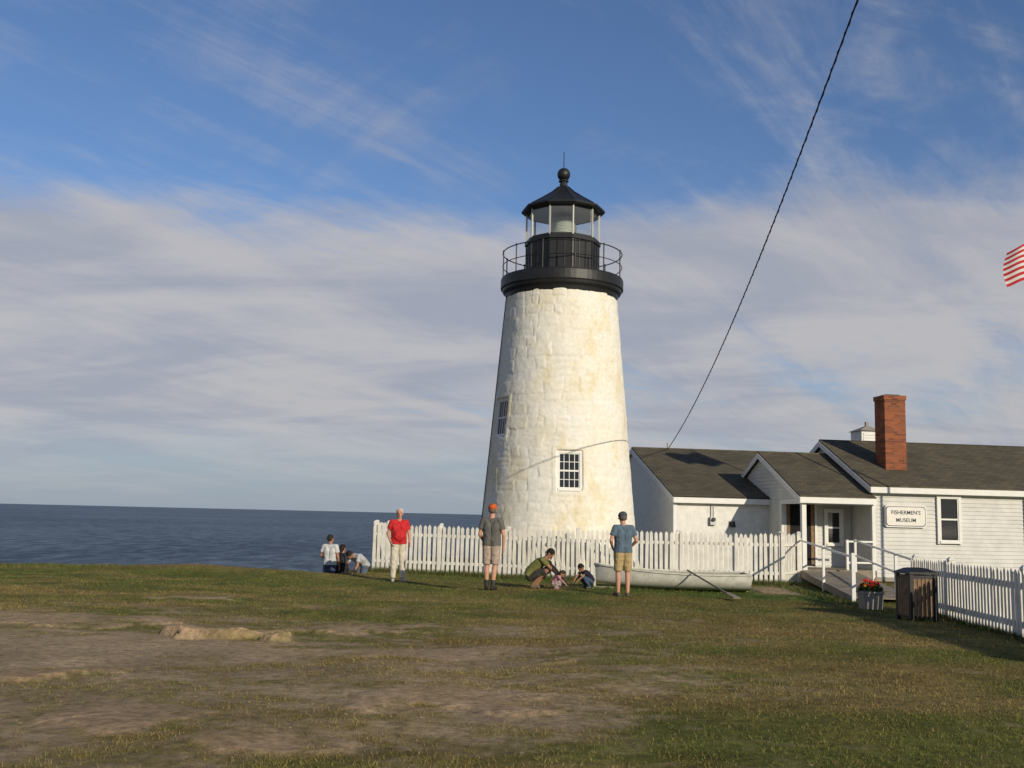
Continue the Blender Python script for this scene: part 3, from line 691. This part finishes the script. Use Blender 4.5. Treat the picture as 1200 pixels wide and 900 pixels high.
# ------------------------------------------------------------ people
class Piece:
    def __init__(s): s.v=[];s.f=[]
    def cap(s,a,b,ra,rb,flatb=False,flata=False,n=14):
        a=Vector(a);b=Vector(b);d=b-a
        if d.length<1e-5: d=Vector((0,0,1e-4));b=a+d
        d.normalize();t=Vector((0,0,1)) if abs(d.z)<.9 else Vector((1,0,0));x=d.cross(t).normalized();y=d.cross(x)
        rings=[]
        K=5
        if not flata:
            for k in range(1,K+1): an=math.pi/2*(k/K-1);rings.append((a+d*math.sin(an)*ra,ra*math.cos(an)))
        else: rings.append((a,ra))
        if not flatb:
            for k in range(0,K): an=math.pi/2*(k/K);rings.append((b+d*math.sin(an)*rb,rb*math.cos(an)))
        else: rings.append((b,rb))
        o=len(s.v)
        for c,r in rings:
            for i in range(n): an=2*math.pi*i/n;s.v.append(c+x*math.cos(an)*r+y*math.sin(an)*r)
        for k in range(len(rings)-1):
            for i in range(n): j=(i+1)%n;s.f.append((o+k*n+i,o+k*n+j,o+(k+1)*n+j,o+(k+1)*n+i))
        s.f.append(tuple(o+i for i in range(n))[::-1]);l=o+(len(rings)-1)*n;s.f.append(tuple(l+i for i in range(n)))
    def ell(s,c,r,R=None,n=18,m=12):
        c=Vector(c);R=R or Matrix.Identity(3);o=len(s.v)
        for j in range(1,m):
            p=math.pi*j/m
            for i in range(n):
                a=2*math.pi*i/n;s.v.append(c+R@Vector((r[0]*math.sin(p)*math.cos(a),r[1]*math.sin(p)*math.sin(a),r[2]*math.cos(p))))
        for j in range(m-2):
            for i in range(n): k=(i+1)%n;s.f.append((o+j*n+i,o+(j+1)*n+i,o+(j+1)*n+k,o+j*n+k))
        s.f.append(tuple(o+i for i in range(n)));l=o+(m-2)*n;s.f.append(tuple(l+i for i in range(n))[::-1])
    def done(s,name,m,parent,vox=.010,it=3):
        me=D.meshes.new(name+'_raw');me.from_pydata([tuple(v) for v in s.v],[],s.f)
        bm=bmesh.new();bm.from_mesh(me);bmesh.ops.recalc_face_normals(bm,faces=bm.faces);bm.to_mesh(me);bm.free()
        o=D.objects.new(name,me);scene.collection.objects.link(o)
        r=o.modifiers.new('r','REMESH');r.mode='VOXEL';r.voxel_size=vox
        sm=o.modifiers.new('s','SMOOTH');sm.iterations=it;sm.factor=.5
        C.view_layer.update();d=C.evaluated_depsgraph_get();nm=D.meshes.new_from_object(o.evaluated_get(d))
        o.modifiers.clear();o.data=nm;nm.materials.clear();nm.materials.append(m);nm.polygons.foreach_set('use_smooth',[True]*len(nm.polygons))
        o.parent=parent;return o
def cloth(name,c,var=.25,vs=9): 
    m=mat(name,c,.9,var=var,vscale=vs,bump=.9,bscale=9)
    for n in m.node_tree.nodes:
        if n.type=='BUMP': n.inputs['Distance'].default_value=.06
    return m
JD=dict(ankL=(.11,.02,.085),ankR=(-.11,.02,.085),kneL=(.105,-.01,.49),kneR=(-.105,-.01,.49),hipL=(.085,0,.91),hipR=(-.085,0,.91),pel=(0,0,.96),
 waist=(0,-.01,1.10),chest=(0,0,1.30),neck=(0,.015,1.46),head=(0,-.015,1.625),shL=(.175,.015,1.415),shR=(-.175,.015,1.415),
 elL=(.245,.04,1.13),elR=(-.245,.04,1.13),wrL=(.25,-.06,.885),wrR=(-.25,-.06,.885))
def person(name,loc,rz,sc=1.0,J={},shirt=(.3,.3,.3),bottom=('shorts',(.4,.3,.2)),hair=(.1,.08,.06),cap_=None,shoe=(.03,.03,.03),sock=None,belly=0.0,hyaw=0,hpitch=0,
           skin='skin',headscale=1,longhair=False,sleeve=.62,toe=None,pattern=None):
    j={k:Vector(v) for k,v in JD.items()};j.update({k:Vector(v) for k,v in J.items()})
    e=empty(name,loc,rz);e.scale=(sc,sc,sc);up=(j['neck']-j['pel']).normalized()
    side=(j['shL']-j['shR']).normalized();fwd=side.cross(up).normalized()
    if fwd.dot(Vector((0,-1,0)))<-.3: fwd=-fwd
    p=Piece()
    for S in'LR':
        hp,kn,an=j['hip'+S],j['kne'+S],j['ank'+S]
        p.cap(hp,kn,.082,.054);cm=kn.lerp(an,.3);back=-fwd if (kn-an).normalized().z>.6 else Vector((0,0,0))
        p.cap(kn,cm+back*.012,.05,.056);p.cap(cm+back*.012,an,.055,.036)
        td=Vector(toe[S]) if toe else Vector((.25*(1 if S=='L' else -1),-1,0)).normalized()
        p.cap(an+Vector((0,0,-.04)),an+td*.12+Vector((0,0,-.055)),.036,.026)
        sh,el,wr=j['sh'+S],j['el'+S],j['wr'+S]
        p.cap(sh,el,.05,.038);p.cap(el,wr,.04,.025)
        d=(wr-el).normalized();th=fwd-d*fwd.dot(d)
        if th.length<.2: th=up-d*up.dot(d)
        th.normalize();inn_=(j['chest']-sh);nn=d.cross(th);nn=nn if nn.dot(inn_)>0 else -nn
        for k,(lf_,o_) in enumerate(((.072,.030),(.080,.010),(.074,-.010),(.058,-.029))):
            kb=wr+d*.088+th*o_;p.cap(wr+th*o_*.6,kb,.014,.0125,n=8)
            d1=(d+nn*(.30+.08*k)).normalized();mid=kb+d1*lf_*.55;d2=(d+nn*(.9+.1*k)).normalized()
            p.cap(kb,mid,.0095,.009,n=8);p.cap(mid,mid+d2*lf_*.5,.009,.0075,n=8)
        t0=wr+d*.025+th*.02;t1=t0+(th*.65+d*.7+nn*.25).normalized()*.045;p.cap(t0,t1,.014,.0115,n=8);p.cap(t1,t1+(d+th*.2+nn*.35).normalized()*.032,.011,.009,n=8)
    for sg_ in(-1,1):
        s_=side*sg_
        p.cap(j['pel']+s_*.065,j['waist']+s_*.055,.105,.095);p.cap(j['waist']+s_*.055,j['chest']+s_*.075,.095,.105);p.cap(j['chest']+s_*.075,(j['neck']*.4+j['chest']*.6)+s_*.10,.105,.075)
        p.cap(j['neck']+s_*.03-up*.03,j['shL' if sg_>0 else 'shR'],.05,.052)
    hd=j['head'];hs_=headscale
    p.cap(j['neck']-up*.04,hd-up*.04,.062,.053)
    Rb_=Matrix((side,-fwd,side.cross(-fwd))).transposed()
    Rh=Rb_@Matrix.Rotation(rad(hyaw),3,'Z')@Matrix.Rotation(rad(hpitch),3,'X')
    hp=lambda x,y,z: hd+Rh@(Vector((x,y,z))*hs_)
    sc3=lambda *r:tuple(q*hs_ for q in r)
    p.ell(hp(0,.012,.035),sc3(.076,.096,.086),Rh);p.ell(hp(0,-.022,-.03),sc3(.060,.073,.085),Rh);p.cap(hp(0,-.055,-.095),hp(0,-.06,-.09),.024*hs_,.024*hs_)
    p.cap(hp(0,-.092,.012),hp(0,-.116,-.026),.010*hs_,.016*hs_,n=8)
    for s_ in(-1,1):
        p.ell(hp(s_*.078,.008,-.005),sc3(.013,.022,.034),Rh);p.cap(hp(s_*.015,-.086,.028),hp(s_*.045,-.08,.026),.010*hs_,.009*hs_,n=8)
    p.done('body',M[skin],e,vox=.0075,it=2)
    q_=Piece()
    for s_ in(-1,1): q_.ell(hp(s_*.031,-.086,.006),sc3(.014,.008,.008),Rh)
    q_.done('eyes',M['eye'],e,vox=.004,it=1)
    q_=Piece();q_.ell(hp(0,-.090,-.056),sc3(.026,.010,.008),Rh);q_.done('mouth',M['lip'],e,vox=.004,it=1)
    hm=mat('hair',hair,.8,var=.3,vscale=30,bump=.6,bscale=60)
    q_=Piece()
    if not cap_: q_.ell(hp(0,.028,.045),sc3(.087,.098,.088),Rh)
    q_.ell(hp(0,.05,.0),sc3(.080,.066,.07),Rh)
    if longhair: q_.cap(hp(0,.06,0),hp(0,.085,-.16),.075*hs_,.045*hs_)
    q_.done('hair',hm,e,vox=.008,it=2)
    if cap_:
        q_=Piece();q_.ell(hp(0,.018,.060),sc3(.096,.118,.082),Rh);q_.ell(hp(0,-.125,.050),sc3(.068,.062,.010),Rh);q_.done('cap',cloth('cap_cloth',cap_),e,vox=.007,it=1)
    q_=Piece();hem=j['pel']-up*.06
    for sg_ in(-1,1):
        s_=side*sg_
        q_.cap(hem+s_*.075,j['waist']+s_*.065,.128,.122,flata=True);q_.cap(j['waist']+s_*.065,j['chest']+s_*.08,.12,.122);q_.cap(j['chest']+s_*.08,(j['neck']*.4+j['chest']*.6)+s_*.105,.122,.088)
        S='L' if sg_>0 else 'R';q_.cap(j['neck']+s_*.04-up*.035,j['sh'+S],.058,.066)
        q_.cap(j['sh'+S],j['sh'+S].lerp(j['el'+S],sleeve),.068,.070,flatb=True)
    q_.cap(j['neck']-up*.05,j['neck']+up*.005,.07,.064,flatb=True)
    if belly: q_.ell(j['waist']+fwd*(.05+belly),(.15,.12,.16))
    q_.done('shirt',pattern or cloth('shirt_cloth',shirt),e,vox=.009,it=2)
    q_=Piece();kind,bc=bottom
    for sg_ in(-1,1):
        S='L' if sg_>0 else 'R';q_.cap(j['pel']+side*sg_*.06+up*.02,j['hip'+S],.112,.112)
        if kind=='shorts': q_.cap(j['hip'+S],j['hip'+S].lerp(j['kne'+S],.92),.108,.090,flatb=True)
        else: q_.cap(j['hip'+S],j['kne'+S],.105,.078);q_.cap(j['kne'+S],j['ank'+S]-(j['ank'+S]-j['kne'+S]).normalized()*.02,.078,.068,flatb=True)
    q_.done('bottoms',cloth('trouser_cloth',bc),e,vox=.009,it=2)
    q_=Piece()
    for S in'LR':
        td=Vector(toe[S]) if toe else Vector((.25*(1 if S=='L' else -1),-1,0)).normalized();an=j['ank'+S]
        q_.cap(an-td*.03+Vector((0,0,-.042)),an+td*.15+Vector((0,0,-.045)),.044,.038);q_.cap(an+Vector((0,0,-.03)),an+td*.06+Vector((0,0,-.045)),.046,.044)
    q_.done('shoes',cloth('shoe_leather',shoe),e,vox=.008,it=1)
    if sock:
        q_=Piece()
        for S in'LR': q_.cap(j['ank'+S]+Vector((0,0,-.02)),j['ank'+S].lerp(j['kne'+S],.3),.044,.056,flatb=True)
        q_.done('socks',cloth('sock_knit',sock),e,vox=.008,it=1)
    return e
def P_(x,y,dz=0): return (x,y,hz(x,y)+dz)
person('man_in_red_shirt',P_(-2.69,25.4),rad(18),1.02,J=dict(elL=(.26,.02,1.14),wrL=(.25,-.12,.92),elR=(-.25,.06,1.14),wrR=(-.22,-.12,.95),ankL=(.13,.0,.085),ankR=(-.10,.05,.085)),
  shirt=(.55,.025,.03),bottom=('pants',(.62,.57,.47)),hair=(.62,.6,.56),shoe=(.45,.42,.38),belly=.03,hyaw=-10,hpitch=4)
person('man_with_orange_cap',P_(-.36,22.3),rad(168),1.04,J=dict(ankL=(.08,.02,.085),ankR=(-.06,.08,.085),kneL=(.09,-.01,.49),kneR=(-.085,.01,.49),elL=(.25,.02,1.13),wrL=(.19,-.16,.95),elR=(-.26,.03,1.12),wrR=(-.25,-.03,.87)),
  shirt=(.13,.125,.115),bottom=('shorts',(.42,.33,.27)),hair=(.15,.12,.1),cap_=(.62,.13,.03),shoe=(.03,.025,.02),sock=(.05,.05,.05),hyaw=20,hpitch=8)
person('man_in_blue_shirt',P_(2.45,22.1),rad(192),1.02,J=dict(ankL=(.10,.0,.085),ankR=(-.09,.05,.085),elL=(.28,.05,1.15),wrL=(.19,-.13,1.00),elR=(-.28,.05,1.15),wrR=(-.19,-.13,1.00),head=(0,-.045,1.61)),
  shirt=(.10,.15,.20),bottom=('shorts',(.42,.32,.16)),hair=(.12,.10,.09),cap_=(.09,.09,.10),shoe=(.12,.09,.07),hpitch=22)
cr=dict(ankL=(.10,.02,.085),ankR=(-.10,.06,.085),kneL=(.16,-.30,.44),kneR=(-.14,-.28,.42),hipL=(.09,.12,.27),hipR=(-.09,.12,.27),pel=(0,.13,.32),waist=(0,.08,.44),chest=(0,-.08,.58),neck=(0,-.21,.68),
  head=(0,-.31,.79),shL=(.17,-.16,.66),shR=(-.17,-.16,.66),elL=(.20,-.38,.47),elR=(-.20,-.38,.47),wrL=(.12,-.56,.30),wrR=(-.12,-.56,.30))
pt=mat('olive_patterned_cloth',(.20,.20,.06),.9,vscale=22,bump=.5,bscale=14,col2=(.08,.085,.03))
person('crouching_woman',P_(.66,24.0),rad(78),1.0,J=cr,pattern=pt,bottom=('shorts',(.05,.05,.04)),hair=(.015,.012,.01),shoe=(.2,.15,.1),longhair=False,skin='skin2',hpitch=20)
person('child_in_pink',P_(1.12,23.6),rad(60),.45,J=cr,shirt=(.6,.28,.32),bottom=('pants',(.62,.5,.5)),hair=(.06,.04,.03),shoe=(.5,.3,.3),longhair=True,headscale=1.35,hpitch=15)
person('child_in_dark_shirt',P_(1.88,24.4),rad(-60),.60,J=cr,shirt=(.02,.022,.04),bottom=('pants',(.06,.09,.16)),hair=(.012,.010,.01),shoe=(.1,.1,.1),headscale=1.3,skin='skin2',hpitch=20)
def low(x,y): return (x,y,hz(x,y)-.04)
person('man_in_white_tshirt',(-4.95,28.9,-.74),rad(168),1.0,J=dict(elL=(.27,.0,1.16),wrL=(.2,-.2,1.02),head=(.02,-.04,1.61)),shirt=(.55,.56,.56),bottom=('pants',(.05,.07,.13)),hair=(.03,.025,.02),shoe=(.1,.1,.1),skin='skin2',hyaw=-20,hpitch=10)
person('woman_in_dark_top',(-4.68,29.2,-.95),rad(150),.97,J=dict(head=(.0,-.05,1.60)),shirt=(.03,.03,.04),bottom=('pants',(.05,.05,.07)),hair=(.02,.015,.012),longhair=True,skin='skin2',hpitch=15)
bd=dict(pel=(0,.10,.93),hipL=(.085,.08,.88),hipR=(-.085,.08,.88),waist=(0,.02,1.03),chest=(0,-.16,1.14),neck=(0,-.32,1.20),head=(0,-.46,1.22),shL=(.17,-.27,1.18),shR=(-.17,-.27,1.18),elL=(.20,-.36,.92),elR=(-.20,-.36,.92),wrL=(.14,-.48,.70),wrR=(-.14,-.48,.70),kneL=(.1,-.05,.48),kneR=(-.1,-.03,.48))
person('person_in_grey_top',(-4.02,28.45,-.70),rad(-35),.97,J=bd,shirt=(.42,.44,.46),bottom=('pants',(.10,.12,.16)),hair=(.02,.015,.012),skin='skin2',hpitch=25)

# ------------------------------------------------------------ world + sun
az=rad(34);el=rad(20)
S=Vector((math.sin(az)*math.cos(el),-math.cos(az)*math.cos(el),math.sin(el)))
w=D.worlds.new('World');scene.world=w;w.use_nodes=True;nt=w.node_tree;bg=nt.nodes['Background'];bg.inputs[1].default_value=.1
def N_(t): return nt.nodes.new(t)
def mth(op,a,b=None,c=None,clamp=False):
    n=N_('ShaderNodeMath');n.operation=op;n.use_clamp=clamp
    for i,x in enumerate((a,b,c)):
        if x is None: continue
        if isinstance(x,(int,float)): n.inputs[i].default_value=x
        else: nt.links.new(x,n.inputs[i])
    return n.outputs[0]
def mixc(f,a,b,bt='MIX'):
    n=N_('ShaderNodeMix');n.data_type='RGBA';n.blend_type=bt
    for k,x in((0,f),(6,a),(7,b)):
        if isinstance(x,(int,float)): n.inputs[k].default_value=x
        elif isinstance(x,tuple): n.inputs[k].default_value=(*x,1)
        else: nt.links.new(x,n.inputs[k])
    return n.outputs[2]
sky=N_('ShaderNodeTexSky');sky.sky_type='NISHITA';sky.sun_disc=False;sky.sun_elevation=el;sky.sun_rotation=math.pi-az;sky.air_density=1.0;sky.dust_density=.5;sky.ozone_density=2.0
tc=N_('ShaderNodeTexCoord');sx=N_('ShaderNodeSeparateXYZ');nt.links.new(tc.outputs['Generated'],sx.inputs[0])
zc=mth('MAXIMUM',sx.outputs[2],0.0)
den=mth('ADD',zc,.16);pxx=mth('DIVIDE',sx.outputs[0],den);pyy=mth('DIVIDE',sx.outputs[1],den)
cb=N_('ShaderNodeCombineXYZ');nt.links.new(pxx,cb.inputs[0]);nt.links.new(pyy,cb.inputs[1])
def cn(rot,scx,scy,scale,det,rgh,dist,loc=(0,0,0)):
    m0=N_('ShaderNodeMapping');m0.inputs['Rotation'].default_value=(0,0,rad(rot));nt.links.new(cb.outputs[0],m0.inputs[0])
    m=N_('ShaderNodeMapping');m.inputs['Scale'].default_value=(scx,scy,1);m.inputs['Location'].default_value=loc;nt.links.new(m0.outputs[0],m.inputs[0])
    n=N_('ShaderNodeTexNoise');n.inputs['Scale'].default_value=scale;n.inputs['Detail'].default_value=det;n.inputs['Roughness'].default_value=rgh;n.inputs['Distortion'].default_value=dist
    nt.links.new(m.outputs[0],n.inputs['Vector']);return n.outputs['Fac']
def mrange(v,a,b,c,d):
    n=N_('ShaderNodeMapRange');n.interpolation_type='SMOOTHSTEP'
    nt.links.new(v,n.inputs[0])
    for i,x in enumerate((a,b,c,d)): n.inputs[i+1].default_value=x
    return n.outputs[0]
big=cn(0,1,1.0,1.0,6,.55,.3,(3.1,1.7,0))
streak=cn(-52,.22,1,3.2,11,.62,.8,(1.3,7.7,0))
streak2=cn(50,.25,1,3.0,10,.62,.9,(9.3,2.7,0))
fine=cn(-30,.45,1,8,9,.66,.8,(2.2,8.8,0))
band=mth('MULTIPLY',mrange(sx.outputs[2],.37,.23,0,1),mrange(sx.outputs[2],.01,.09,.55,1))
leftb=mth('MULTIPLY',mrange(sx.outputs[0],.15,-.3,.03,.13),band)
rightb=mth('MULTIPLY',mrange(sx.outputs[0],.12,.42,0,.15),mrange(sx.outputs[2],.12,.3,0,1))
s1=mth('ADD',mth('MULTIPLY',big,.66),mth('MULTIPLY',streak,.38));s1=mth('ADD',s1,mth('MULTIPLY',fine,.24))
s1=mth('ADD',s1,mth('MULTIPLY',band,.33));s1=mth('ADD',s1,mth('ADD',leftb,rightb))
cover=mrange(s1,.75,1.03,0,.94)
wis=mth('MULTIPLY',mrange(mth('ADD',mth('MULTIPLY',streak,.68),mth('ADD',mth('MULTIPLY',streak2,.36),mth('MULTIPLY',fine,.16))),.57,.84,0,1),.52)
mask=mth('MAXIMUM',cover,wis,clamp=True)
shade=mrange(mth('ADD',mth('MULTIPLY',cn(4,.5,1,1.9,8,.6,.5,(5.5,4.4,0)),.7),mth('MULTIPLY',streak,.3)),.38,.60,0,1)
ccol=mixc(shade,(3.55,3.75,4.45),(5.0,4.9,5.05))
skyc=mixc(1.0,sky.outputs[0],(.74,.86,1.08),'MULTIPLY')
hz_=mrange(sx.outputs[2],.20,.0,0,.85)
base=mixc(hz_,skyc,(2.9,3.45,4.25))
fin=mixc(mth('MULTIPLY',mask,mrange(sx.outputs[2],.0,.10,.3,1)),base,ccol)
nt.links.new(fin,bg.inputs[0])
sl=D.lights.new('sun','SUN');sl.energy=4.0;sl.angle=rad(.5);sl.color=(1,.88,.68);so=D.objects.new('sun',sl);link(so);so.rotation_euler=(-S).to_track_quat('-Z','Y').to_euler();so.location=(20,-20,20)
# ------------------------------------------------------------ camera
cd=D.cameras.new('camera');cam=D.objects.new('camera',cd);link(cam);cd.sensor_width=36;cd.lens=36;cd.clip_end=100000;cd.clip_start=.1
cam.matrix_world=Matrix.Translation((0,0,1.65))@Matrix.Rotation(rad(97.3),4,'X')@Matrix.Rotation(rad(1.33),4,'Z')
scene.camera=cam
scene.view_settings.view_transform='Standard';scene.view_settings.look='None';scene.view_settings.exposure=0
